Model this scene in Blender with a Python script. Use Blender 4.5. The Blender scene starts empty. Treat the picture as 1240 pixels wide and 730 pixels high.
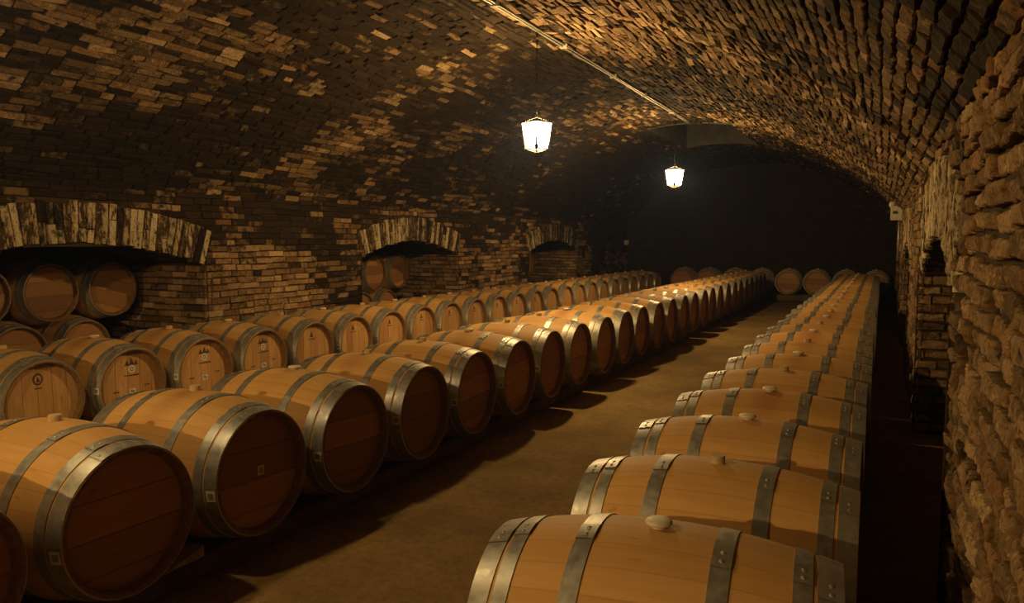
import bpy, bmesh, math, random
import numpy as np
random.seed(7); rng = np.random.default_rng(11)
sc = bpy.context.scene; C = sc.collection
PI = math.pi

# ------------------------------------------------------------------ camera
H = 1.555
cam = bpy.data.cameras.new('camera'); camo = bpy.data.objects.new('camera', cam); C.objects.link(camo)
cam.sensor_width = 36; cam.sensor_fit = 'HORIZONTAL'; cam.lens = 929.6 / 1240 * 36
cam.clip_start = 0.02; cam.clip_end = 200
camo.location = (0, 0, H); camo.rotation_euler = (PI / 2 - .0789, 0, .4495)
sc.camera = camo
sc.view_settings.view_transform = 'Standard'; sc.view_settings.look = 'None'
sc.view_settings.exposure = 0; sc.view_settings.gamma = 1
sc.cycles.use_denoising = True
sc.cycles.max_bounces = 6; sc.cycles.transparent_max_bounces = 12
w = bpy.data.worlds.new('dark'); sc.world = w; w.use_nodes = True
w.node_tree.nodes['Background'].inputs[0].default_value = (.55, .38, .2, 1)
w.node_tree.nodes['Background'].inputs[1].default_value = 0.0
vs_ = w.node_tree.nodes.new('ShaderNodeVolumeScatter'); vs_.inputs['Color'].default_value = (.36, .52, 1, 1); vs_.inputs['Density'].default_value = .0022
vs_.inputs['Anisotropy'].default_value = .3
w.node_tree.links.new(vs_.outputs[0], w.node_tree.nodes['World Output'].inputs['Volume'])

# ------------------------------------------------------------------ node helpers
class NT:
    def __init__(s, name):
        s.m = bpy.data.materials.new(name); s.m.use_nodes = True
        s.t = s.m.node_tree; s.b = s.t.nodes['Principled BSDF']; s.out = s.t.nodes['Material Output']
    def n(s, typ, **k):
        nd = s.t.nodes.new(typ)
        for a, v in k.items(): setattr(nd, a, v)
        return nd
    def put(s, sock, v):
        if isinstance(v, bpy.types.NodeSocket): s.t.links.new(v, sock)
        else: sock.default_value = v
    def math(s, op, a, b=None, c=None):
        nd = s.n('ShaderNodeMath', operation=op); s.put(nd.inputs[0], a)
        if b is not None: s.put(nd.inputs[1], b)
        if c is not None: s.put(nd.inputs[2], c)
        return nd.outputs[0]
    def mix(s, f, a, b, mode='MIX'):
        nd = s.n('ShaderNodeMix', data_type='RGBA', blend_type=mode)
        s.put(nd.inputs[0], f); s.put(nd.inputs[6], a); s.put(nd.inputs[7], b); return nd.outputs[2]
    def noise(s, vec, scale, detail=4, rough=.55, dim='3D'):
        nd = s.n('ShaderNodeTexNoise'); nd.noise_dimensions = dim
        s.put(nd.inputs['Vector'], vec); nd.inputs['Scale'].default_value = scale
        nd.inputs['Detail'].default_value = detail; nd.inputs['Roughness'].default_value = rough
        return nd.outputs[0]
    def ramp(s, v, pts):
        nd = s.n('ShaderNodeValToRGB'); s.put(nd.inputs[0], v); e = nd.color_ramp.elements
        while len(e) < len(pts): e.new(.5)
        for i, (p, c) in enumerate(pts):
            e[i].position = p; e[i].color = c if len(c) == 4 else (*c, 1)
        return nd.outputs[0]
    def mrange(s, v, a, b, c=0., d=1.):
        nd = s.n('ShaderNodeMapRange'); s.put(nd.inputs[0], v)
        for i, x in enumerate((a, b, c, d)): nd.inputs[i + 1].default_value = x
        return nd.outputs[0]
    def mapping(s, vec, scale=(1, 1, 1), loc=None):
        nd = s.n('ShaderNodeMapping'); s.put(nd.inputs[0], vec); nd.inputs[3].default_value = scale
        if loc is not None: s.put(nd.inputs[1], loc)
        return nd.outputs[0]
    def bump(s, h, strength, dist=.01):
        nd = s.n('ShaderNodeBump'); s.put(nd.inputs['Height'], h)
        nd.inputs['Strength'].default_value = strength; nd.inputs['Distance'].default_value = dist
        s.t.links.new(nd.outputs[0], s.b.inputs['Normal'])
    def fin(s, col, rough=.7, metal=0., spec=.3):
        s.put(s.b.inputs['Base Color'], col); s.put(s.b.inputs['Roughness'], rough)
        s.put(s.b.inputs['Metallic'], metal); s.b.inputs['Specular IOR Level'].default_value = spec
        return s.m

def plain(name, col, rough=.6, metal=0., var=.15, scale=30, spec=.3):
    t = NT(name); v = t.noise(t.n('ShaderNodeTexCoord').outputs['Object'], scale)
    c = t.mix(t.mrange(v, .3, .7), (*[x * (1 - var) for x in col], 1), (*[min(1, x * (1 + var)) for x in col], 1))
    return t.fin(c, rough, metal, spec)

def objrand(t): return t.n('ShaderNodeObjectInfo').outputs['Random']

def mat_staves():
    t = NT('oak_staves'); co = t.n('ShaderNodeTexCoord').outputs['Object']
    sx = t.n('ShaderNodeSeparateXYZ'); t.put(sx.inputs[0], co)
    ang = t.math('ARCTAN2', sx.outputs[1], sx.outputs[2])
    N = 27
    a = t.math('MULTIPLY', ang, N / (2 * PI))
    wob = t.math('ADD', a, 100.35)
    idx = t.math('FLOOR', wob); fr = t.math('FRACT', wob)
    r = objrand(t)
    cb = t.n('ShaderNodeCombineXYZ'); t.put(cb.inputs[0], idx); t.put(cb.inputs[1], t.math('MULTIPLY', r, 91.))
    wn = t.n('ShaderNodeTexWhiteNoise', noise_dimensions='2D'); t.put(wn.inputs[0], cb.outputs[0])
    tone = wn.outputs[0]
    # grain stretched along the stave
    off = t.n('ShaderNodeCombineXYZ'); t.put(off.inputs[0], t.math('MULTIPLY', r, 37.)); t.put(off.inputs[1], idx)
    g = t.noise(t.mapping(co, (1.6, 26, 26), off.outputs[0]), 1.6, 5, .65)
    big = t.noise(t.mapping(co, (1.2, 3, 3), off.outputs[0]), 1.2, 3)
    col = t.ramp(tone, [(0, (.50, .285, .085)), (.5, (.56, .330, .105)), (1, (.62, .380, .135))])
    col = t.mix(t.mrange(g, .35, .75, 0., .55), col, (.40, .205, .07, 1))
    col = t.mix(t.mrange(big, .5, .75, 0., .4), col, (.44, .23, .085, 1))
    # age differs a little from barrel to barrel
    col = t.mix(t.math('MULTIPLY', r, .30), col, (.40, .225, .085, 1))
    # wine stain running from the bung on some barrels
    ax = t.math('ABSOLUTE', t.math('ADD', sx.outputs[0], t.math('MULTIPLY', t.math('SUBTRACT', g, .5), .12)))
    st = t.math('MULTIPLY', t.mrange(ax, .015, .10, 1., 0.), t.mrange(sx.outputs[2], .20, .34))
    sel = t.mrange(t.math('FRACT', t.math('MULTIPLY', r, 7.3)), .35, .8, 0., .55)
    col = t.mix(t.math('MULTIPLY', st, sel), col, (.30, .10, .045, 1))
    seam = t.math('MINIMUM', fr, t.math('SUBTRACT', 1., fr))
    sm = t.mrange(seam, .0, .035, 1., 0.)
    col = t.mix(t.math('MULTIPLY', sm, .34), col, (.16, .08, .028, 1))
    # small dark knots and scuffs
    sp = t.noise(t.mapping(co, (9, 30, 30), off.outputs[0]), 1.3, 2)
    col = t.mix(t.mrange(sp, .70, .78, 0., .5), col, (.2, .1, .04, 1))
    h = t.math('ADD', t.math('MULTIPLY', g, .25), t.math('MULTIPLY', sm, -.3))
    t.bump(h, .22, .004)
    return t.fin(col, .62, 0, .3)

def mat_head(name, vertical):
    t = NT(name); co = t.n('ShaderNodeTexCoord').outputs['Object']
    sx = t.n('ShaderNodeSeparateXYZ'); t.put(sx.inputs[0], co)
    v = sx.outputs[1] if vertical else sx.outputs[2]
    sc_ = (4, 30, 3) if vertical else (4, 3, 30)
    r = objrand(t)
    a = t.math('ADD', t.math('MULTIPLY', v, 9.2 if vertical else 6.6), 20.25)
    idx = t.math('FLOOR', a); fr = t.math('FRACT', a)
    cb = t.n('ShaderNodeCombineXYZ'); t.put(cb.inputs[0], idx); t.put(cb.inputs[1], t.math('MULTIPLY', r, 53.))
    wn = t.n('ShaderNodeTexWhiteNoise', noise_dimensions='2D'); t.put(wn.inputs[0], cb.outputs[0])
    g = t.noise(t.mapping(co, sc_, cb.outputs[0]), 1.5, 5, .65)
    if vertical:
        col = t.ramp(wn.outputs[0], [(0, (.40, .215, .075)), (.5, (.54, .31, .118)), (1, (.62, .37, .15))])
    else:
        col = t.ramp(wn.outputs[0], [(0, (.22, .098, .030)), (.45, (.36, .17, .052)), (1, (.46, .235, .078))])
    col = t.mix(t.mrange(g, .35, .75, 0., .6), col, (.26, .12, .04, 1))
    seam = t.math('MINIMUM', fr, t.math('SUBTRACT', 1., fr))
    sm = t.mrange(seam, .0, .03, 1., 0.)
    col = t.mix(t.math('MULTIPLY', sm, .8), col, (.05, .022, .01, 1))
    sp = t.noise(t.mapping(co, (9, 9, 26) if not vertical else (9, 26, 9), cb.outputs[0]), 1.4, 2)
    col = t.mix(t.mrange(sp, .66, .76, 0., .7), col, (.09, .04, .02, 1))
    t.bump(t.math('ADD', t.math('MULTIPLY', g, .3), t.math('MULTIPLY', sm, -.8)), .3, .004)
    return t.fin(col, .6, 0, .3)

def mat_hoop():
    t = NT('galvanised_hoop'); co = t.n('ShaderNodeTexCoord').outputs['Object']
    sx = t.n('ShaderNodeSeparateXYZ'); t.put(sx.inputs[0], co)
    r = objrand(t); o = t.n('ShaderNodeCombineXYZ'); t.put(o.inputs[0], t.math('MULTIPLY', r, 40.))
    v = t.noise(t.mapping(co, (8, 8, 8), o.outputs[0]), 4, 5, .6)
    f = t.noise(t.mapping(co, (6, 60, 60), o.outputs[0]), 2, 3)
    col = t.ramp(v, [(.3, (.29, .285, .26)), (.55, (.37, .365, .335)), (.75, (.45, .44, .41))])
    col = t.mix(t.mrange(f, .6, .75, 0., .35), col, (.16, .12, .08, 1))
    t.bump(v, .15, .003)
    return t.fin(col, t.mrange(v, .3, .7, .36, .54), .66, .5)

def mat_brick(name, dark, mid, light, mortar, moss=(.055, .05, .02), flake=False):
    """bcol attribute: r tone of the brick, g soot on the brick, b colour shift, a 0 for the mortar bed"""
    t = NT(name); at = t.n('ShaderNodeAttribute', attribute_name='bcol')
    s = t.n('ShaderNodeSeparateColor'); t.put(s.inputs[0], at.outputs['Color'])
    tone, soot, hue = s.outputs[0], s.outputs[1], s.outputs[2]
    co = t.n('ShaderNodeTexCoord').outputs['Object']
    n1 = t.noise(co, 14, 6, .65); n2 = t.noise(co, 55, 4, .6); n3 = t.noise(co, 2.3, 3)
    col = t.ramp(t.math('ADD', tone, t.math('MULTIPLY', t.math('SUBTRACT', n1, .5), 1.4)), [(.1, dark), (.5, mid), (.95, light)])
    col = t.mix(t.mrange(hue, .6, 1, 0., .32), col, (.30, .13, .055, 1))
    col = t.mix(t.mrange(n3, .5, .7, 0., .2), col, (*moss, 1))
    if flake:   # flaking limewash over dark brick, running in streaks
        ns = t.noise(t.mapping(co, (17, 17, 5)), 1.6, 6, .7)
        fl = t.math('ADD', ns, t.math('MULTIPLY', t.math('SUBTRACT', tone, .5), .32))
        col = t.mix(t.mrange(fl, .44, .54, 1., 0.), col, (.045, .026, .012, 1))
    col = t.mix(t.mrange(n2, .36, .46, .65, 0.), col, (.05, .03, .014, 1))
    # flecks of old limewash
    col = t.mix(t.mrange(t.math('ADD', n2, t.math('MULTIPLY', n1, .4)), .78, .88, 0., .55), col, (.50, .39, .23, 1))
    # soot eats into the brick from its edges: noise against the brick's own amount
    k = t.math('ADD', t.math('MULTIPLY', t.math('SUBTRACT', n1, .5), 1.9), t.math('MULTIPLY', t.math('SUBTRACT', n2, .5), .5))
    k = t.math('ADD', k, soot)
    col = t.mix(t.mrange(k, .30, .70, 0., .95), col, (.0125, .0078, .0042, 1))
    col = t.mix(at.outputs['Alpha'], (*mortar, 1), col)
    h = t.math('ADD', t.math('MULTIPLY', n1, .8), t.math('MULTIPLY', n2, .35))
    t.bump(h, .75, .016)
    return t.fin(col, .92, 0, .12)

def mat_floor():
    t = NT('packed_earth'); co = t.n('ShaderNodeTexCoord').outputs['Object']
    n1 = t.noise(co, 1.6, 6, .6); n2 = t.noise(co, 22, 5, .6); n3 = t.noise(co, 110, 2)
    col = t.ramp(n1, [(.3, (.15, .094, .034)), (.55, (.23, .148, .052)), (.75, (.31, .205, .08))])
    col = t.mix(t.mrange(n2, .45, .75, 0., .6), col, (.10, .06, .022, 1))
    col = t.mix(t.mrange(n3, .66, .75, 0., .6), col, (.38, .27, .13, 1))
    t.bump(t.math('ADD', n2, t.math('MULTIPLY', n3, .4)), .6, .02)
    return t.fin(col, .9, 0, .15)

def mat_pane():
    t = NT('frosted_lamp_glass')
    e = t.n('ShaderNodeEmission'); e.inputs[0].default_value = (1, .86, .62, 1); e.inputs[1].default_value = 9
    tr = t.n('ShaderNodeBsdfTransparent'); tr.inputs[0].default_value = (.95, .93, .88, 1)
    ad = t.n('ShaderNodeAddShader'); t.put(ad.inputs[0], e.outputs[0]); t.put(ad.inputs[1], tr.outputs[0])
    t.put(t.out.inputs[0], ad.outputs[0]); return t.m

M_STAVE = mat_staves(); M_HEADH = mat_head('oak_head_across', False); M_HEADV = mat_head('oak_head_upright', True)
M_HOOP = mat_hoop()
M_BUNGW = plain('silicone_bung', (.62, .54, .40), .55); M_BUNGT = plain('wooden_bung', (.42, .30, .15), .7)
M_PAPER = plain('paper_label', (.62, .58, .50), .7, var=.1); M_INK = plain('burnt_mark', (.075, .04, .022), .8)
M_CHIME = plain('oak_end_grain', (.16, .085, .03), .75, var=.35, scale=40)
M_GREY = plain('printed_grey', (.22, .21, .19), .7)
M_RAIL = plain('rail_timber', (.10, .062, .03), .85, var=.4, scale=8)
M_WEDGE = plain('wedge_timber', (.36, .25, .13), .8, var=.3)
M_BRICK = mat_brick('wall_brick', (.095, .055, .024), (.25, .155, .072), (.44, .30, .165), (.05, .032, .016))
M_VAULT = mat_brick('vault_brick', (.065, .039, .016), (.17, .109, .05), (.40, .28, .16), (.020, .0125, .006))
M_VOUS = mat_brick('arch_brick', (.24, .16, .08), (.44, .34, .20), (.58, .48, .31), (.045, .028, .014), flake=True)
M_FLOOR = mat_floor(); M_DARKIRON = plain('dark_iron', (.045, .035, .028), .55, .7)
M_PANE = mat_pane(); M_PIPE = plain('conduit_metal', (.34, .31, .26), .45, .6)
M_BOX = plain('grey_enamel', (.42, .40, .32), .5); M_BLACK = plain('black_plastic', (.02, .02, .02), .5)
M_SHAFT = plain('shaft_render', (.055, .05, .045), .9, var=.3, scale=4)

# ------------------------------------------------------------------ mesh helpers
def mobj(name, me, parent=None):
    o = bpy.data.objects.new(name, me); C.objects.link(o)
    if parent: o.parent = parent
    return o
def frombm(name, bm, mat, parent=None, smooth=False):
    me = bpy.data.meshes.new(name); bmesh.ops.recalc_face_normals(bm, faces=bm.faces[:]); bm.to_mesh(me); bm.free()
    if smooth: me.shade_smooth()
    me.materials.append(mat); return mobj(name, me, parent)
def box(bm, x0, x1, y0, y1, z0, z1, bev=0):
    r = bmesh.ops.create_cube(bm, size=1)
    for v in r['verts']:
        v.co = ((x0 + x1) / 2 + v.co.x * (x1 - x0), (y0 + y1) / 2 + v.co.y * (y1 - y0), (z0 + z1) / 2 + v.co.z * (z1 - z0))
    if bev: bmesh.ops.bevel(bm, geom=list({e for v in r['verts'] for e in v.link_edges}), offset=bev, segments=2, affect='EDGES')
def lathe_x(bm, prof, n=64, closed=False, a0=0., a1=2 * PI):
    """rings of (x, r) around the X axis"""
    full = abs(a1 - a0 - 2 * PI) < 1e-6; cnt = n if full else n + 1; rows = []
    for x, r in prof:
        if r < 1e-6: rows.append([bm.verts.new((x, 0, 0))] * cnt)
        else: rows.append([bm.verts.new((x, r * math.sin(a0 + (a1 - a0) * k / n), r * math.cos(a0 + (a1 - a0) * k / n))) for k in range(cnt)])
    m = len(rows); pairs = [(i, (i + 1) % m) for i in range(m if closed else m - 1)]
    for i, j in pairs:
        for k in range(n):
            q = (k + 1) % cnt
            vs = []
            for v in (rows[i][k], rows[j][k], rows[j][q], rows[i][q]):
                if v not in vs: vs.append(v)
            if len(vs) > 2: bm.faces.new(vs)
def tube(bm, pts, r, n=8):
    from mathutils import Vector
    pts = [Vector(p) for p in pts]; rows = []
    for i, p in enumerate(pts):
        d = (pts[min(i + 1, len(pts) - 1)] - pts[max(i - 1, 0)]).normalized()
        u = d.orthogonal().normalized(); v = d.cross(u)
        if i and rows:
            pass
        rows.append([bm.verts.new(p + (u * math.cos(2 * PI * k / n) + v * math.sin(2 * PI * k / n)) * r) for k in range(n)])
    for a, b in zip(rows, rows[1:]):
        for k in range(n): bm.faces.new((a[k], a[(k + 1) % n], b[(k + 1) % n], b[k]))
    bm.faces.new(rows[0][::-1]); bm.faces.new(rows[-1])
def tag(o, label=None, cat=None, group=None, kind=None):
    for k, v in (('label', label), ('category', cat), ('group', group), ('kind', kind)):
        if v: o[k] = v
    return o
def empty(name, loc, rz=0.):
    o = bpy.data.objects.new(name, None); C.objects.link(o); o.location = loc; o.rotation_euler = (0, 0, rz)
    o.empty_display_size = .1; return o

# ------------------------------------------------------------------ brick surfaces
_T = {}
def vnoise(x, y, seed):
    if seed not in _T: _T[seed] = np.random.default_rng(seed).random((256, 256))
    r = _T[seed]
    xi = np.floor(x).astype(int); yi = np.floor(y).astype(int); fx = x - xi; fy = y - yi
    fx = fx * fx * (3 - 2 * fx); fy = fy * fy * (3 - 2 * fy)
    g = lambda a, b: r[a % 256, b % 256]
    return (g(xi, yi) * (1 - fx) + g(xi + 1, yi) * fx) * (1 - fy) + (g(xi, yi + 1) * (1 - fx) + g(xi + 1, yi + 1) * fx) * fy
def fbm(x, y, seed, oct=3):
    s = 0; a = .5; tot = 0
    for k in range(oct): s = s + a * vnoise(x * 2 ** k + 13.7 * k, y * 2 ** k + 5.1 * k, seed + k); tot += a; a *= .5
    return s / tot
class Surf:
    """collects bricks and plain sheets on a developable surface; F(s,t,d) -> xyz with d outward from the wall face"""
    def __init__(s): s.V = []; s.Fc = []; s.col = []; s.n = 0; s.sm = []
    def add(s, V, F, col):
        s.V.append(V.reshape(-1, 3)); s.Fc.append(F.reshape(-1, 4) + s.n); s.n += len(s.V[-1]); s.col.append(col.reshape(-1, 4))
    def bricks(s, B, F, nx=1, ny=1, d0=0., bed=.025, rough=.004, bev=.005, tilt=.006, gap=.006):
        """B rows: s0,s1,t0,t1,tone,soot,hue"""
        B = np.asarray(B, float)
        if not len(B): return
        n = len(B); gx = rng.uniform(.5, 1.5, (n, 4)) * gap
        s0 = B[:, 0] + gx[:, 0]; s1 = B[:, 1] - gx[:, 1]; t0 = B[:, 2] + gx[:, 2] * 1.2; t1 = B[:, 3] - gx[:, 3] * 1.2
        if nx > 1:
            uu = np.concatenate([[0, .04], np.linspace(.12, .88, nx), [.96, 1]]); vv = np.concatenate([[0, .10], np.linspace(.26, .74, ny), [.90, 1]])
        else: uu = np.array([0., 1.]); vv = np.array([0., 1.])
        U, W = np.meshgrid(uu, vv, indexing='ij'); NU, NV = U.shape
        P = np.zeros((n, NU, NV, 3))
        S = s0[:, None, None] + (s1 - s0)[:, None, None] * U; T = t0[:, None, None] + (t1 - t0)[:, None, None] * W
        dd = rng.normal(0, rough, n)[:, None, None] + rng.normal(0, tilt, n)[:, None, None] * (U - .5) * 2 + rng.normal(0, tilt * .6, n)[:, None, None] * (W - .5) * 2
        if nx > 1:
            rx = np.minimum(U, 1 - U) * .24 / .012; ry = np.minimum(W, 1 - W) * .07 / .009
            fall = (1 - np.clip(rx, 0, 1)) ** 2 + (1 - np.clip(ry, 0, 1)) ** 2
            dd = dd - np.minimum(fall, 1.2) * bev * 2.4
            k = rng.uniform(0, 200, n)[:, None, None]
            nz = fbm(S * 16 + k, T * 22 + k, 5, 3) - .5
            dd = dd + nz * rough * 3.2 + (fbm(S * 45 + k, T * 50, 23, 2) - .5) * rough * 1.2
            S = S + (fbm(T * 30 + k, S * 18, 9, 2) - .5) * .02; T = T + (fbm(S * 14 + k, T * 24, 17, 2) - .5) * .018
        D = d0 + dd + 0 * U
        P = F(S, T, D)
        # skirt back to the bed
        ring = [(i, 0) for i in range(NU)] + [(NU - 1, j) for j in range(1, NV)] + [(i, NV - 1) for i in range(NU - 2, -1, -1)] + [(0, j) for j in range(NV - 2, 0, -1)]
        ri = np.array([a for a, b in ring]); rj = np.array([b for a, b in ring]); R = len(ring)
        ex = (U[ri, rj] - .5) * 2; ey = (W[ri, rj] - .5) * 2
        g2 = bev if nx == 1 else .002
        SK = F(S[:, ri, rj] + ex * g2, T[:, ri, rj] + ey * g2, np.full((n, R), d0 - bed))
        V = np.concatenate([P.reshape(n, -1, 3), SK], 1); per = NU * NV + R
        fs = []
        for i in range(NU - 1):
            for j in range(NV - 1): fs.append((i * NV + j, (i + 1) * NV + j, (i + 1) * NV + j + 1, i * NV + j + 1))
        for k in range(R):
            a = ri[k] * NV + rj[k]; b = ri[(k + 1) % R] * NV + rj[(k + 1) % R]
            fs.append((b, a, NU * NV + k, NU * NV + (k + 1) % R))
        fs = np.array(fs)[None] + (np.arange(n) * per)[:, None, None]
        col = np.concatenate([B[:, 4:7], np.ones((n, 1))], 1)[:, None, :].repeat(per, 1)
        col = col.copy(); col[:, NU * NV:, 3] = 0.
        s.sm += [False] * (fs.shape[0] * fs.shape[1])
        s.add(V, fs, col)
    def sheet(s, F, sv, tv, d, soot=.8, skip=None):
        S, T = np.meshgrid(np.asarray(sv, float), np.asarray(tv, float), indexing='ij'); P = F(S, T, np.full(S.shape, d)); a, b = S.shape; fs = []
        for i in range(a - 1):
            for j in range(b - 1):
                if skip and skip((S[i, j] + S[i + 1, j]) / 2, (T[i, j] + T[i, j + 1]) / 2): continue
                fs.append((i * b + j, (i + 1) * b + j, (i + 1) * b + j + 1, i * b + j + 1))
        if not fs: return
        col = np.zeros((a * b, 4)); col[:, 1] = soot
        s.sm += [False] * len(fs); s.add(P, np.array(fs), col)
    def build(s, name, mat, inward=None):
        V = np.concatenate(s.V); Fc = np.concatenate(s.Fc); col = np.concatenate(s.col)
        me = bpy.data.meshes.new(name); me.vertices.add(len(V)); me.vertices.foreach_set('co', V.astype(np.float32).ravel())
        me.loops.add(Fc.size); me.loops.foreach_set('vertex_index', Fc.astype(np.int32).ravel())
        me.polygons.add(len(Fc)); me.polygons.foreach_set('loop_start', (np.arange(len(Fc)) * 4).astype(np.int32))
        me.polygons.foreach_set('use_smooth', np.array(s.sm, dtype=bool))
        me.update(calc_edges=True); me.validate()
        at = me.attributes.new('bcol', 'FLOAT_COLOR', 'POINT'); at.data.foreach_set('color', col.astype(np.float32).ravel())
        me.materials.append(mat); o = mobj(name, me); o['kind'] = 'structure'; return o

XL, XR, YE, YN = -6.9, .28, 22.2, -6.0
XC = (XL + XR) / 2; HS = (XR - XL) / 2; ZS, ZC = 2.07, 3.68
VR = (HS ** 2 + (ZC - ZS) ** 2) / (2 * (ZC - ZS)); VZ = ZC - VR; VA = math.asin(HS / VR); VL = 2 * VA * VR
CH = .075; BL = .255
SHX0, SHX1, SHY0, SHY1 = -4.05, -2.5, 14.2, 17.4      # the air shaft through the vault

class Niche:
    def __init__(s, c, hw, zs, zc, ring):
        s.c, s.hw, s.zs, s.zc, s.ring = c, hw, zs, zc, ring
        s.R = (hw ** 2 + (zc - zs) ** 2) / (2 * (zc - zs)); s.z0 = zc - s.R; s.A = math.asin(hw / s.R)
    def half(s, z):      # half width blocked at height z
        if z < s.zs: return s.hw
        r = s.R + s.ring; dz = z - s.z0
        if dz >= r: return 0
        return min(math.sqrt(r * r - dz * dz), dz * math.tan(s.A))
    def opening(s, y, z):
        dy = abs(y - s.c)
        if dy > s.hw: return False
        return z < s.zs or dy * dy + (z - s.z0) ** 2 < s.R ** 2
NL = [Niche(4.82, 1.48, 1.28, 1.53, .40), Niche(10.62, 1.40, 1.31, 1.55, .39), Niche(16.6, 1.45, 1.31, 1.56, .39)]
NR = [Niche(5.36, 1.64, 1.28, 1.585, .47), Niche(11.3, 1.5, 1.3, 1.57, .42), Niche(17.1, 1.5, 1.3, 1.57, .42)]
FL = lambda S, T, D: np.stack([XL + D, S, T], -1)
FR = lambda S, T, D: np.stack([XR - D, S, T], -1)
def FV(S, T, D):
    a = -VA + T / VR; r = VR - D
    return np.stack([XC + r * np.sin(a), S, VZ + r * np.cos(a)], -1)

def courses(t0, t1, s0, s1, blocked, sootf, length=BL, ch=CH, tone=(.5, .2)):
    B = []; k = 0; t = t0
    while t < t1 - .02:
        te = min(t + ch, t1); zm = (t + te) / 2
        s = s0 - rng.uniform(0, length) ; ivs = blocked(zm) if blocked else []
        while s < s1:
            e = s + length * rng.choice([1, 1, 1, .5], p=[.4, .25, .15, .2]) * rng.uniform(.93, 1.07)
            segs = [(max(s, s0), min(e, s1))]
            for a, b in ivs:
                nn = []
                for p, q in segs:
                    if q <= a or p >= b: nn.append((p, q))
                    else:
                        if p < a: nn.append((p, a))
                        if q > b: nn.append((b, q))
                segs = nn
            for p, q in segs:
                if q - p > .03:
                    wv = .006 * math.sin(3.1 * (p + q) + k * .7)
                    B.append((p, q, t + wv, te + wv, np.clip(rng.normal(*tone), 0, 1), sootf((p + q) / 2, zm), rng.random()))
            s = e
        t = te; k += 1
    return B
def split(B, y0, y1): return [b for b in B if y0 <= (b[0] + b[1]) / 2 < y1]

# ---- vault
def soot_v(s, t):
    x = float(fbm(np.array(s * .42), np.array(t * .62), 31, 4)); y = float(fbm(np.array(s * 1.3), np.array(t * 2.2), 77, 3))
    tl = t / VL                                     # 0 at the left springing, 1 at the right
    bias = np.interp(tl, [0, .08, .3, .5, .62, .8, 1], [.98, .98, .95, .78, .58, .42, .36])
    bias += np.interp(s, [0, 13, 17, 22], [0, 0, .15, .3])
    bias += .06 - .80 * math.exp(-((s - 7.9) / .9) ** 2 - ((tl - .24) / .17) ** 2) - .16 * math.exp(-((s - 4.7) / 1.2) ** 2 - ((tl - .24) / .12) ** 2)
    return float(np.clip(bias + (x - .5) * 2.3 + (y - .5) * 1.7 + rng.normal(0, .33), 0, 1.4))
def vx(x): return (math.asin((x - XC) / VR) + VA) * VR
TS0, TS1 = vx(SHX0), vx(SHX1)
V = Surf()
sv = sorted(set(list(np.linspace(YN, SHY0, 8)) + [SHY0, SHY1] + list(np.linspace(SHY1, YE, 4))))
tv = sorted(set(list(np.linspace(0, TS0, 22)) + list(np.linspace(TS0, TS1, 10)) + list(np.linspace(TS1, VL, 26))))
V.sheet(FV, sv, tv, -.022, .9, skip=lambda s, t: SHY0 < s < SHY1 and TS0 < t < TS1)
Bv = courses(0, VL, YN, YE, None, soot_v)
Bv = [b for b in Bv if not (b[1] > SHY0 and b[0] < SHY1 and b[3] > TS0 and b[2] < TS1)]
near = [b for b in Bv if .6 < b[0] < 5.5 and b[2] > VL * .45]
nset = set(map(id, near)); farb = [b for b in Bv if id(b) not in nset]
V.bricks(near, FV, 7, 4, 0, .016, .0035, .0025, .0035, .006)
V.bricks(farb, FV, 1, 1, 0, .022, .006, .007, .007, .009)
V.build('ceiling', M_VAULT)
# the shaft above the hole: four rendered walls and a lid
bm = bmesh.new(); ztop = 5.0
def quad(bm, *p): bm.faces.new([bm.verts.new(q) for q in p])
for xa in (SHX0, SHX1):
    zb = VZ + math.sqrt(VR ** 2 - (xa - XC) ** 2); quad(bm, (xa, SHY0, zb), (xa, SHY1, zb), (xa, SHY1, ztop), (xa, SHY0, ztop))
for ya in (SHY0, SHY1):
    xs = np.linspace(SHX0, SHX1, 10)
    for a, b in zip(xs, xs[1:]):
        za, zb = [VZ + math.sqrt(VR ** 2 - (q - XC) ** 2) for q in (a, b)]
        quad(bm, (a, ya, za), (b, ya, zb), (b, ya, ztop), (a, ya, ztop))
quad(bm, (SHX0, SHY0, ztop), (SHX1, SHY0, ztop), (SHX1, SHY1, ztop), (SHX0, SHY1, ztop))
frombm('trim_5', bm, M_SHAFT)['kind'] = 'structure'

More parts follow.
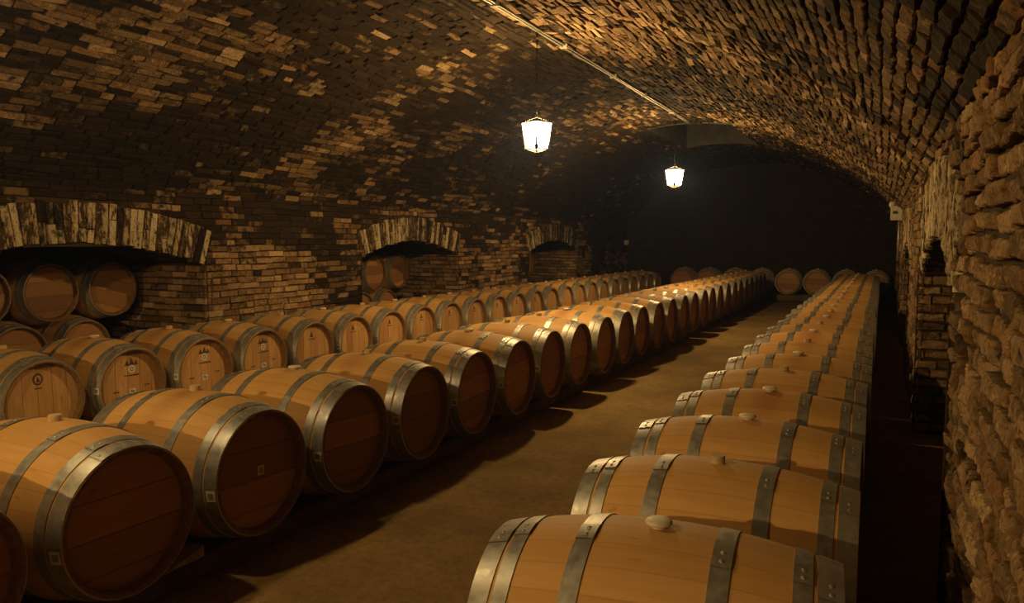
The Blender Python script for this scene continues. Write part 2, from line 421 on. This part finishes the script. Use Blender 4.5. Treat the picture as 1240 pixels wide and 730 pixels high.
# ---- side walls with their niches
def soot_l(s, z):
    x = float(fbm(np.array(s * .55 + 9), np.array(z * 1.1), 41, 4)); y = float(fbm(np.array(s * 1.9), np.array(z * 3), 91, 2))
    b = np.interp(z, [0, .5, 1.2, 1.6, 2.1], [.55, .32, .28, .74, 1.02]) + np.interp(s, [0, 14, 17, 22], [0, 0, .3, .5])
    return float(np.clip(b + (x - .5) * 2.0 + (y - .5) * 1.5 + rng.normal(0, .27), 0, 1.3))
def soot_r(s, z):
    x = float(fbm(np.array(s * .7 + 3), np.array(z * 1.2), 51, 4))
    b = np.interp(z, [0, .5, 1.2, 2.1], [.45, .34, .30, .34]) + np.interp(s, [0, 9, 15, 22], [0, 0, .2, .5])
    return float(np.clip(b + (x - .5) * 1.3 + rng.normal(0, .12), 0, 1.3))
def wall(name, F, niches, sootf, depth, sgn, hi):
    S = Surf()
    blk = lambda z: [(n.c - n.half(z), n.c + n.half(z)) for n in niches if n.half(z) > 0]
    B = courses(0, ZS + .03, YN, YE, blk, sootf)
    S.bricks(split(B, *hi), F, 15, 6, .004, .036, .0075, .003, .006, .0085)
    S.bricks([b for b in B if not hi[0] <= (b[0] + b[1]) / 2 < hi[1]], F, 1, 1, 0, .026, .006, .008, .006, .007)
    # bed of the wall face: fine grid with the openings left out
    ys = sorted(set(np.round(np.concatenate([np.arange(YN, YE + .01, .1)] + [np.array([n.c - n.hw, n.c + n.hw]) for n in niches]), 4)))
    zs = np.arange(0, ZS + .1, .06)
    S.sheet(F, ys, zs, -.026, .9, skip=lambda y, z: any(n.opening(y, z) for n in niches))
    for n in niches:
        for e in (-1, 1):        # jambs: courses run into the depth of the niche
            y0 = n.c + e * n.hw
            FJ = (lambda y0, e: (lambda a, t, d: np.stack([(XL if sgn > 0 else XR) - sgn * a, y0 - e * d, t], -1)))(y0, e)
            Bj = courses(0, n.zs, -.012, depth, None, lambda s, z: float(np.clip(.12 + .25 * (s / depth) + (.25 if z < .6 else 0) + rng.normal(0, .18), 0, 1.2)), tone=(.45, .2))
            if name == 'wall_right' and n is niches[0] and e > 0: S.bricks(Bj, FJ, 12, 5, -.004, .03, .007, .004, .006, .006)
            else: S.bricks(Bj, FJ, 1, 1, -.004, .03, .006, .008, .006, .007)
            S.sheet(FJ, [-.02, depth + .02], [0, n.zs + .06], -.028, .9)
        # vaulted soffit of the niche, laid in courses along the depth
        r0 = n.R
        FA = (lambda n, r0: (lambda a, t, d: np.stack([(XL if sgn > 0 else XR) - sgn * a, n.c + (r0 - d) * np.sin(t / r0 - n.A), n.z0 + (r0 - d) * np.cos(t / r0 - n.A)], -1)))(n, r0)
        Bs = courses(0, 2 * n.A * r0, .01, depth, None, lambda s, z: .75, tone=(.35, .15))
        S.bricks(Bs, FA, 1, 1, -.002, .02, .004, .006, .004, .006)
        S.sheet(FA, [0, depth + .02], np.linspace(0, 2 * n.A * r0, 14), -.024, .95)
        # back of the niche
        FB = lambda s_, t_, d_: np.stack([(XL if sgn > 0 else XR) - sgn * (depth - d_), s_, t_], -1)
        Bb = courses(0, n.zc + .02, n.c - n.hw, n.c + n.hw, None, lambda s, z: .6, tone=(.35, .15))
        S.bricks(Bb, FB, 1, 1, 0, .02, .004, .006, .004, .006)
        S.sheet(FB, [n.c - n.hw - .03, n.c + n.hw + .03], [0, n.zc + .06], -.02, .95)
    S.build(name, M_BRICK)
    for i, n in enumerate(niches):   # arch ring of limewashed bricks on end
        A = Surf(); rm = n.R + n.ring / 2; L = 2 * n.A * rm; cnt = int(L / .078); B = []
        FV2 = (lambda n, rm: (lambda s_, t_, d_: np.stack([(XL + d_) if sgn > 0 else (XR - d_) + 0 * s_, n.c + s_ * np.sin(t_ / rm - n.A), n.z0 + s_ * np.cos(t_ / rm - n.A)], -1)))(n, rm)
        for k in range(cnt):
            a = n.R + rng.uniform(-.012, .012); b = n.R + n.ring + rng.uniform(-.02, .01); t0 = L * k / cnt; t1 = L * (k + 1) / cnt
            tone = rng.choice([.25, .5, .75], p=[.35, .35, .3]) if sgn > 0 else rng.uniform(.55, .95); so = np.clip(rng.normal(.12, .2) + (.4 if rng.random() < .12 else 0) + (.12 if i == 2 else 0), 0, 1)
            if rng.random() < .35:
                m = a + (b - a) * rng.uniform(.3, .7); B.append((a, m, t0, t1, tone, so, .2)); B.append((m, b, t0, t1, tone - .15, so + rng.uniform(0, .4), .2))
            else: B.append((a, b, t0, t1, tone, so, .2))
        hi_ring = (sgn < 0 and i == 0)
        A.bricks(B, FV2, 12 if hi_ring else 1, 5 if hi_ring else 1, .006, .05, .007, .004, .006, .005)
        FM = lambda s_, t_, d_: np.stack([(XL + d_) if sgn > 0 else (XR - d_) + 0 * s_, n.c + s_ * np.sin(t_ / rm - n.A), n.z0 + s_ * np.cos(t_ / rm - n.A)], -1)
        A.sheet(FM, [n.R, n.R + n.ring], np.linspace(0, L, 24), -.03, .9)
        A.build('trim_%d' % (i + 1 if sgn > 0 else i + 6), M_VOUS)
wall('wall_left', FL, NL, soot_l, 2.1, 1, (-9, -8))
wall('wall_right', FR, NR, soot_r, .9, -1, (.6, 4.4))
# ---- end walls
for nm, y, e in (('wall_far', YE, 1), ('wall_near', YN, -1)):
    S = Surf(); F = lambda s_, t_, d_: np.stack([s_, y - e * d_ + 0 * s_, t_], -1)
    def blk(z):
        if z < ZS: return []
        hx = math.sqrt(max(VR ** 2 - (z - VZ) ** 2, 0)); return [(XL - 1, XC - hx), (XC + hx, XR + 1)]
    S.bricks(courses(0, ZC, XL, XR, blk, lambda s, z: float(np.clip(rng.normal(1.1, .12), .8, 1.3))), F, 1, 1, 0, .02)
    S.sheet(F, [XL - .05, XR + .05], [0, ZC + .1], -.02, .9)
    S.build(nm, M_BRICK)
# ---- floor
bm = bmesh.new(); bmesh.ops.create_grid(bm, x_segments=140, y_segments=300, size=.5)
for v in bm.verts:
    v.co.x = -9.2 + (v.co.x + .5) * 10.5; v.co.y = YN + (v.co.y + .5) * (YE - YN)
xy = np.array([v.co[:2] for v in bm.verts]); hz = (fbm(xy[:, 0] * 1.4, xy[:, 1] * 1.4, 61, 3) - .5) * .03 + (fbm(xy[:, 0] * 7, xy[:, 1] * 7, 71, 2) - .5) * .012
for v, h in zip(bm.verts, hz): v.co.z = min(h, .012) - .012
frombm('floor', bm, M_FLOOR, None, True)['kind'] = 'structure'

# ------------------------------------------------------------------ barrels
HL = .465; RB, RE = .357, .296
def rad(x): return RB - (RB - RE) * (abs(x) / HL) ** 2.05
bm = bmesh.new()
prof = [(-HL + .05, .268), (-HL + .004, .276), (-HL, .280), (-HL, RE - .003), (-HL + .003, RE)]
prof += [(x, rad(x)) for x in np.linspace(-HL + .01, HL - .01, 31)]
prof += [(HL - .003, RE), (HL, RE - .003), (HL, .280), (HL - .004, .276), (HL - .05, .268)]
lathe_x(bm, prof, 96)
ME = {}
def keep(o): ME[o.name] = o.data; bpy.data.objects.remove(o); return
me_o = frombm('staves', bm, M_STAVE, None, True); me_body = me_o.data; me_body.materials.append(M_CHIME)
for p in me_body.polygons:
    if math.hypot(p.center.y, p.center.z) < RE - .004 and abs(p.center.x) > HL - .06: p.material_index = 1
me_body.set_sharp_from_angle(angle=.7)
bpy.data.objects.remove(me_o)
def headmesh(sg, mat):
    bm = bmesh.new(); x = sg * (HL - .043)
    lathe_x(bm, [(x - sg * .02, .272), (x - sg * .004, .272), (x, .269), (x, .2), (x, .1), (x, 0)], 64)
    o = frombm('barrel_head', bm, mat); me = o.data; bpy.data.objects.remove(o); return me
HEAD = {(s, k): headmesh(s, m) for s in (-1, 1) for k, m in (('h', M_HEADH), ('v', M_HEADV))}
def hoopmesh(x0, x1, ja):
    bm = bmesh.new(); th = .0032
    xs = np.linspace(x0, x1, 4)
    pr = [(x, rad(x) + .0005) for x in xs] + [(x, rad(x) + .0005 + th) for x in xs[::-1]]
    lathe_x(bm, pr, 96, True)
    # lapped end, with its two rivets
    pr2 = [(x, rad(x) + .001) for x in xs] + [(x, rad(x) + .0005 + 2 * th) for x in xs[::-1]]
    lathe_x(bm, pr2, 8, True, ja - .10, ja + .10)
    xm = (x0 + x1) / 2; r = rad(xm) + 2 * th
    for k in (-.045, .045):
        mt = bmesh.ops.create_uvsphere(bm, u_segments=10, v_segments=6, radius=.0065)
        for v in mt['verts']: v.co.z *= .6
        ca, sa = math.cos(ja + k), math.sin(ja + k)
        for v in mt['verts']:
            x, y, z = v.co; v.co = (xm + x, (r + z) * sa + y * ca, (r + z) * ca - y * sa)
    o = frombm('hoop', bm, M_HOOP, None, False); me = o.data
    for p in me.polygons: p.use_smooth = True
    me.set_sharp_from_angle(angle=.6); bpy.data.objects.remove(o); return me
HOOPS = []
for sg, ja in ((-1, -.20), (1, -.30)):
    for (a, b), j in zip(((.155, .205), (.348, .393), (.404, .4635)), (0, .05, -.04)):
        HOOPS.append(hoopmesh(min(sg * a, sg * b), max(sg * a, sg * b), ja + j))
def bungmesh(kind):
    bm = bmesh.new()
    if kind == 0: pr = [(0, -.01), (.022, -.01), (.024, .004), (.033, .007), (.037, .011), (.037, .015), (.031, .020), (.014, .022), (0, .022)]
    else: pr = [(0, -.01), (.026, -.01), (.027, .022), (.024, .026), (0, .026)]
    n = 24; rows = []
    for r, z in pr: rows.append([bm.verts.new((r * math.cos(2 * PI * k / n), r * math.sin(2 * PI * k / n), RB + z)) if r > 0 else None for k in range(n)])
    for i in range(len(pr) - 1):
        a, b = rows[i], rows[i + 1]
        if a[0] is None:
            c = bm.verts.new((0, 0, RB + pr[i][1])); [bm.faces.new((c, b[k], b[(k + 1) % n])) for k in range(n)]
        elif b[0] is None:
            c = bm.verts.new((0, 0, RB + pr[i + 1][1])); [bm.faces.new((c, a[(k + 1) % n], a[k])) for k in range(n)]
        else: [bm.faces.new((a[k], a[(k + 1) % n], b[(k + 1) % n], b[k])) for k in range(n)]
    o = frombm('bung', bm, (M_BUNGW, M_BUNGT)[kind], None, True); me = o.data; me.set_sharp_from_angle(angle=.9); bpy.data.objects.remove(o); return me
BUNG = [bungmesh(0), bungmesh(1)]
XH = HL - .043
def decal(parts, name, thick=.0012):
    """flat marks on the +X head: parts = (shape, y, z, w, h, material)"""
    bm = bmesh.new(); mats = []
    for lay, (shp, y, z, ww, hh, m) in enumerate(parts):
        if m not in mats: mats.append(m)
        x0, x1 = XH - .0005, XH + thick * (1 + .4 * lay)
        if shp == 'r': ps = [(-1, -1), (1, -1), (1, 1), (-1, 1)]
        elif shp == 't': ps = [(-1, -1), (1, -1), (0, 1)]
        else: ps = [(math.cos(2 * PI * k / 20), math.sin(2 * PI * k / 20)) for k in range(20)]
        A = [bm.verts.new((x0, y + p * ww / 2, z + q * hh / 2)) for p, q in ps]; B = [bm.verts.new((x1, y + p * ww / 2, z + q * hh / 2)) for p, q in ps]
        f = [bm.faces.new(B)] + [bm.faces.new((A[k], A[(k + 1) % len(A)], B[(k + 1) % len(A)], B[k])) for k in range(len(A))]
        for q in f: q.material_index = mats.index(m)
    me = bpy.data.meshes.new(name); bm.to_mesh(me); bm.free()
    for m in mats: me.materials.append(m)
    return me
def line(y, z, n, ww, m): return [('r', y + (k - (n - 1) / 2) * ww, z, ww * .62, .010, m) for k in range(n)]
STAMP_L = [decal([('t', -.03, .178, .045, .045, M_INK), ('t', .012, .186, .05, .055, M_INK), ('t', .05, .176, .04, .04, M_INK)], 'burnt_crest'),
           decal([('o', .012, .125, .062, .062, M_PAPER), ('o', .012, .125, .040, .040, M_GREY), ('o', .012, .125, .016, .016, M_PAPER)], 'round_mark'),
           decal(line(.012, .076, 7, .019, M_INK), 'stamped_text'), decal(line(.15, -.02, 3, .018, M_INK), 'stamped_text'), decal(line(-.13, -.045, 3, .018, M_INK), 'stamped_text')]
STAMP_R = [decal([('o', -.02, .165, .075, .085, M_INK), ('o', -.02, .165, .050, .060, M_HEADV), ('t', -.02, .165, .03, .04, M_INK)], 'round_mark'), decal(line(-.02, .10, 3, .018, M_INK), 'stamped_text')]
STAMP_S = [decal([('t', -.012, .172, .05, .06, M_INK)], 'burnt_crest'), decal(line(-.012, .12, 5, .019, M_INK), 'stamped_text')]
TICKET = decal([('r', .015, -.055, .058, .044, M_PAPER), ('r', .005, -.050, .02, .02, M_GREY), ('r', .024, -.058, .016, .024, M_GREY)], 'paper_ticket')
TICKET_M = decal([('r', .02, .0, .040, .045, M_PAPER), ('r', .02, .0, .026, .028, M_GREY)], 'paper_ticket')
def hoop_ticket(aa):
    bm = bmesh.new(); me = bpy.data.meshes.new('hoop_ticket')
    for (xa, xb, da, lay) in ((.416, .459, .085, 0), (.424, .451, .045, 1)):
        for k in range(6):
            a, b = aa - da + 2 * da * k / 6, aa - da + 2 * da * (k + 1) / 6; rr = lambda x: rad(x) + .0052 + .0008 * lay
            f = bm.faces.new([bm.verts.new((x, rr(x) * math.sin(q), rr(x) * math.cos(q))) for x, q in ((xa, a), (xa, b), (xb, b), (xb, a))]); f.material_index = lay
    bm.to_mesh(me); bm.free(); me.materials.append(M_PAPER); me.materials.append(M_GREY); return me
HT = [hoop_ticket(-1.72), hoop_ticket(-1.58)]

def barrel(loc, label, group, rz=0., face='h', bung=1, stamp=None, ticket=None, hoopt=None, roll=0., scale=1., tilt=0.):
    e = empty('wine_barrel', (loc[0], loc[1], loc[2]), rz)
    e.rotation_euler = (roll, tilt, rz); e.scale = (scale,) * 3
    tag(e, label, 'barrel', group)
    mobj('staves', me_body, e)
    for s in (-1, 1): mobj('barrel_head', HEAD[(s, face)], e)
    for me in HOOPS: mobj('hoop', me, e)
    if bung is not None: mobj('bung', BUNG[bung], e)
    for me in stamp or []: mobj(me.name.split('.')[0], me, e)
    if ticket: mobj('paper_ticket', ticket, e)
    if hoopt is not None: mobj('hoop_ticket', HT[hoopt], e)
    return e
ORD = ['zeroth', 'first', 'second', 'third', 'fourth', 'fifth', 'sixth', 'seventh', 'eighth', 'ninth', 'tenth', 'eleventh', 'twelfth', 'thirteenth', 'fourteenth', 'fifteenth',
       'sixteenth', 'seventeenth', 'eighteenth', 'nineteenth', 'twentieth', 'twenty-first', 'twenty-second', 'twenty-third', 'twenty-fourth', 'twenty-fifth', 'twenty-sixth', 'twenty-seventh', 'twenty-eighth']
def jit(a): return random.uniform(-a, a)
# middle row, dark heads to the aisle
XM, ZM = -2.635 - HL, .445
near_m = {0: 'oak barrel cut off by the bottom left corner, only its dark head showing',
          1: 'large near oak barrel with dark shaded head at lower left, beside the corner barrel',
          2: 'oak barrel with a small pale ticket at the centre of its shaded head, middle row',
          3: 'oak barrel of the middle row just behind the one with the centred head ticket'}
for k in range(27):
    lab = near_m.get(k) or ('oak barrel, %s visible from the near end of the middle row' % ORD[k + 1] if k < 14 else 'oak barrel, %s from the far end of the long middle row' % ORD[27 - k] if k < 26 else 'oak barrel at the far end of the long middle row')
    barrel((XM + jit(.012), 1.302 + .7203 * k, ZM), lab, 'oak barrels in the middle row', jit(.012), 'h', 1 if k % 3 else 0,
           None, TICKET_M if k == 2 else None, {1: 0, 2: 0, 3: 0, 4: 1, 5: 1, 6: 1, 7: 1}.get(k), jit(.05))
# left row along the wall
ZL_ = .406; XLr = -5.343 - HL
near_l = {1: 'oak barrel with one round dark mark on its striped head, front of left row',
          2: 'oak barrel in left row with stamped mark and white round spot, beside the striped head',
          3: 'third oak barrel in left row, stamped head and white ticket on its hoop'}
for k in range(1, 25):
    lab = near_l.get(k) or ('oak barrel, %s from the near end of the left row by the arches' % ORD[k] if k < 13 else 'oak barrel, %s from the far end of the left row by the arches' % ORD[25 - k] if k < 24 else 'oak barrel at the far end of the left row by the arches')
    st = STAMP_R if k == 1 else STAMP_L if k in (2, 3, 4) else STAMP_S if k < 14 else None
    barrel((XLr + jit(.012), 2.713 + .7199 * k, ZL_), lab, 'oak barrels in the left row', jit(.012), 'v', 1 if k % 2 else 0, st,
           TICKET if k in (2, 3, 4) else None, 1 if k in (2, 3, 6, 9) else None, jit(.05))
# right row beside the brick wall
XRr = -.046 - HL; ZR_ = .415
near_r = {0: 'oak barrel below the picture, in front of the nearest right row barrel',
          1: 'nearest oak barrel in the right row, with round white bung, cut by the bottom edge',
          2: 'oak barrel with a tall tan bung, directly behind the nearest right row barrel'}
for k in range(0, 27):
    lab = near_r.get(k) or ('oak barrel, %s from the front of the right row beside the rough wall' % ORD[k] if k < 14 else 'oak barrel, %s from the far end of the right row beside the rough wall' % ORD[27 - k] if k < 26 else 'oak barrel at the far end of the right row beside the rough wall')
    rz, dy = jit(.010), 0
    if k == 1: rz, dy = .065, 0
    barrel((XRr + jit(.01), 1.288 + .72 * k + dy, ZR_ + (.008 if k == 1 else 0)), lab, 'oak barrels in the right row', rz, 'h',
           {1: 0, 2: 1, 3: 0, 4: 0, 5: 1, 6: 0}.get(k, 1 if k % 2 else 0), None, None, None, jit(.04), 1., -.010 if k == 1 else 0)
# barrels along the end wall, heads towards us
for k in range(8):
    sd = ['rightmost oak barrel', 'second oak barrel from the right wall', 'third oak barrel from the right wall', 'fourth oak barrel from the right wall',
          'fifth oak barrel from the right wall', 'third oak barrel from the left', 'second oak barrel from the left', 'leftmost oak barrel'][k]
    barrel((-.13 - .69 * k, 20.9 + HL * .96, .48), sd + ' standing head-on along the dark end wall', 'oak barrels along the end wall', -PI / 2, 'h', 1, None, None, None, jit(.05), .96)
# barrels stacked in the niches
for nm, z0, low, up in (('nearest', .0, (4.07, 4.79, 5.51), (4.43, 5.15, 5.87)), ('second', .0, (9.81, 10.53, 11.25), (10.17, 10.89, 11.61)), ('farthest', .0, (16.16, 16.88), (16.52, 17.24))):
    w3 = ['leftmost', 'second', 'third', 'rightmost'] if len(low) == 4 else ['left', 'middle', 'right'] if len(low) == 3 else ['left', 'right']
    for i, y in enumerate(low):
        barrel((-7.85 - HL, y, .388), '%s oak barrel in bottom layer of the stack inside the %s arched niche' % (w3[i], nm), 'barrels stacked in the niches', jit(.02), 'h', None, None, None, None, jit(.3))
    w3 = ['left', 'middle', 'right'] if len(up) == 3 else ['left', 'right'] if len(up) == 2 else ['single']
    for i, y in enumerate(up):
        barrel((-7.85 - HL, y, .388 + .622), '%s oak barrel on top of the stack inside the %s arched niche' % (w3[i], nm), 'barrels stacked in the niches', jit(.02), 'h', None, None, None, None, jit(.3))
# timber rails under the rows
def rail(x, y0, y1, top, label, along='y'):
    bm = bmesh.new()
    if along == 'y': box(bm, x - .045, x + .045, y0, y1, 0, top, .006)
    else: box(bm, y0, y1, x - .045, x + .045, 0, top, .006)
    tag(frombm('timber_rail', bm, M_RAIL), label, 'rail', 'timber rails under the barrels')
rr = rad(.212) + .002
for nm, xc, z, y1 in (('middle', XM, ZM, 20.4), ('left', XLr, ZL_, 20.4), ('right', XRr, ZR_, 20.4)):
    for dx, side in ((-.26, 'left'), (.26, 'right')):
        rail(xc + dx, .9 if nm != 'left' else 3.0, y1, z - rr - .002, 'long dark timber rail under the %s-hand ends of the %s row of barrels' % (side, nm))
for dy, side in ((-.25, 'front'), (.25, 'back')):
    rail(20.9 + HL * .96 + dy, -5.3, .15, .48 - rad(.20) * .96 - .004, 'dark timber rail under the %s ends of the end wall barrels' % side, 'x')
for n, nm, ys in ((NL[0], 'nearest', 0), (NL[1], 'second', 0), (NL[2], 'farthest', 0)):
    for dx, side in ((-.26, 'back'), (.26, 'front')):
        rail(-7.85 - HL + dx, n.c - n.hw + .08, n.c + n.hw - .08, .388 - rr - .002, 'dark timber rail under the %s of the barrel stack in the %s niche' % (side, nm))
# loose wooden wedge on the rail
bm = bmesh.new(); zt = ZM - rr - .002
vs = [bm.verts.new(p) for p in ((-.05, -.11, 0), (.05, -.11, 0), (.05, .11, 0), (-.05, .11, 0), (-.05, .11, .05), (.05, .11, .05))]
for f in ((0, 3, 2, 1), (0, 1, 5, 4), (3, 4, 5, 2), (0, 4, 3), (1, 2, 5)): bm.faces.new([vs[i] for i in f])
o = frombm('wooden_wedge', bm, M_WEDGE); o.location = (XM + .26, 2.385, zt)
tag(o, 'small pale wooden wedge between the two nearest middle row barrels', 'wedge')

# ------------------------------------------------------------------ lamps
def lantern(x, y, z0, z1, label, rot):
    e = empty('hanging_lantern', (x, y, z0), rot); tag(e, label, 'lantern', 'iron lanterns hanging from the vault')
    h = z1 - z0; a, b = .155, .115     # half diagonals at top and bottom
    top = [(a * math.cos(q), a * math.sin(q), h) for q in (0, PI / 2, PI, 3 * PI / 2)]
    bot = [(b * math.cos(q), b * math.sin(q), .02) for q in (0, PI / 2, PI, 3 * PI / 2)]
    for k in range(4):
        bm = bmesh.new(); j = (k + 1) % 4; quad(bm, bot[k], bot[j], top[j], top[k]); frombm('glass_pane', bm, M_PANE, e)
    bm = bmesh.new()
    for k in range(4):
        j = (k + 1) % 4; tube(bm, [bot[k], top[k]], .006, 6); tube(bm, [bot[k], bot[j]], .007, 6); tube(bm, [top[k], top[j]], .006, 6)
        tube(bm, [bot[k], (0, 0, -.015)], .006, 6); tube(bm, [top[k], (0, 0, h + .055)], .003, 6)
        lo = [bot[k][i] + (top[k][i] - bot[k][i]) * .42 for i in range(3)]
        tube(bm, [bot[k], lo], .010, 6); tube(bm, [bot[k], [bot[k][i] + (top[k][i] - bot[k][i]) * .14 for i in range(3)]], .019, 6)
    frombm('lantern_frame', bm, M_DARKIRON, e)
    bm = bmesh.new()
    for k in range(4):         # little pointed crown round the rim
        j = (k + 1) % 4; p, q = np.array(top[k]), np.array(top[j]); n = 7
        for i in range(n):
            A = p + (q - p) * i / n; B = p + (q - p) * (i + 1) / n; m = (A + B) / 2 * np.array([1.06, 1.06, 1]) + np.array([0, 0, .034])
            bm.faces.new([bm.verts.new(v) for v in (A, B, m)])
    frombm('crown', bm, M_DARKIRON, e)
    bm = bmesh.new(); mt = bmesh.ops.create_uvsphere(bm, u_segments=16, v_segments=10, radius=.03)
    for v in mt['verts']: v.co.z = v.co.z * 1.3 + h * .55
    frombm('bulb', bm, M_PANE, e, True)
    bm = bmesh.new(); zc = VZ + math.sqrt(VR ** 2 - (x - XC) ** 2) - z0 - .004
    tube(bm, [(.0, 0, h + .05), (.012, 0, (zc + h) / 2), (.004, 0, zc)], .0035, 6); tube(bm, [(-.004, 0, h + .05), (-.03, 0, (zc + h) / 2 - .1), (-.012, 0, zc)], .0035, 6)
    n = 22
    for k in range(n):
        z = h + .055 + (zc - h - .055) * (k + .5) / n; L = (zc - h) / n
        rr_ = [(.010 * math.cos(q) * (1 if k % 2 else 0), .010 * math.cos(q) * (0 if k % 2 else 1), z + L * .62 * math.sin(q)) for q in np.linspace(0, 2 * PI, 9)]
        tube(bm, rr_, .0034, 5)
    frombm('chain', bm, M_DARKIRON, e)
    return e
LX = -3.2; L_ = []
for (y, en, lab) in ((-4.2, 800, 'iron lantern hanging behind the viewpoint, outside the picture'), (1.5, 95, 'iron lantern hanging nearest, above the left edge of the picture'), (7.21, 270, 'larger looking lit iron lantern, left of the two, hanging on a chain'), (12.92, 270, 'smaller looking lit iron lantern deeper in the vault, below the dark shaft')):
    lantern(LX, y, 2.46, 2.745, lab, -PI / 2 + math.atan2(-LX, y) * .98)
    li = bpy.data.lights.new('lamp_light', 'POINT'); lo = bpy.data.objects.new('lamp_light', li); C.objects.link(lo)
    lo.location = (LX, y, 2.60); li.color = (1, .66, .27); li.energy = en; li.shadow_soft_size = .045

# ------------------------------------------------------------------ conduit, clips, boxes
zc_ = VZ + math.sqrt(VR ** 2 - (LX - XC) ** 2) - .03
e = empty('ceiling_conduit', (LX, 0, zc_)); tag(e, 'thin grey metal conduit running along the crown of the vault', 'conduit')
bm = bmesh.new(); tube(bm, [(0, y, .003 * math.sin(y * 2.1)) for y in np.arange(YN + .05, SHY0 + .05, .5)], .011, 8); tube(bm, [(.03, y, .006 + .003 * math.sin(y * 1.7)) for y in np.arange(YN + .05, SHY0 + .05, .5)], .008, 8)
frombm('pipe', bm, M_PIPE, e, True)
for y in (3.0, 4.6, 6.25, 7.9, 9.6, 11.0, 12.6):
    bm = bmesh.new(); box(bm, -.03, .055, y - .02, y + .02, -.018, .03, .004); frombm('clip', bm, M_BOX, e)
# box and round fitting on the right wall
e = empty('junction_box', (.2, 14.6, 1.92)); tag(e, 'small pale junction box high on the right brick wall', 'junction box')
bm = bmesh.new(); box(bm, -.11, .075, -.07, .07, -.02, .22, .008); frombm('box_body', bm, M_BOX, e)
bm = bmesh.new(); box(bm, -.075, .0, -.078, -.069, .09, .135, .003); frombm('window_panel', bm, M_BLACK, e)
bm = bmesh.new(); tube(bm, [(.03, 0, .0), (.03, 0, -.7)], .02, 8); frombm('conduit', bm, M_PIPE, e, True)
e = empty('round_wall_lamp', (.12, 14.75, 2.17)); tag(e, 'unlit round white bulkhead lamp above the junction box', 'lamp')
bm = bmesh.new(); mt = bmesh.ops.create_uvsphere(bm, u_segments=18, v_segments=12, radius=.06); frombm('globe', bm, M_BOX, e, True)
bm = bmesh.new(); tube(bm, [(0, 0, 0), (.17, 0, .02)], .022, 10); frombm('bracket', bm, M_PIPE, e, True)
e = empty('wall_sensor', (XL + .08, 21.9, 1.50)); tag(e, 'tiny pale box high on the left wall near the far corner', 'sensor')
bm = bmesh.new(); box(bm, -.06, .07, -.05, .05, -.06, .07, .01); frombm('sensor_body', bm, M_BOX, e)
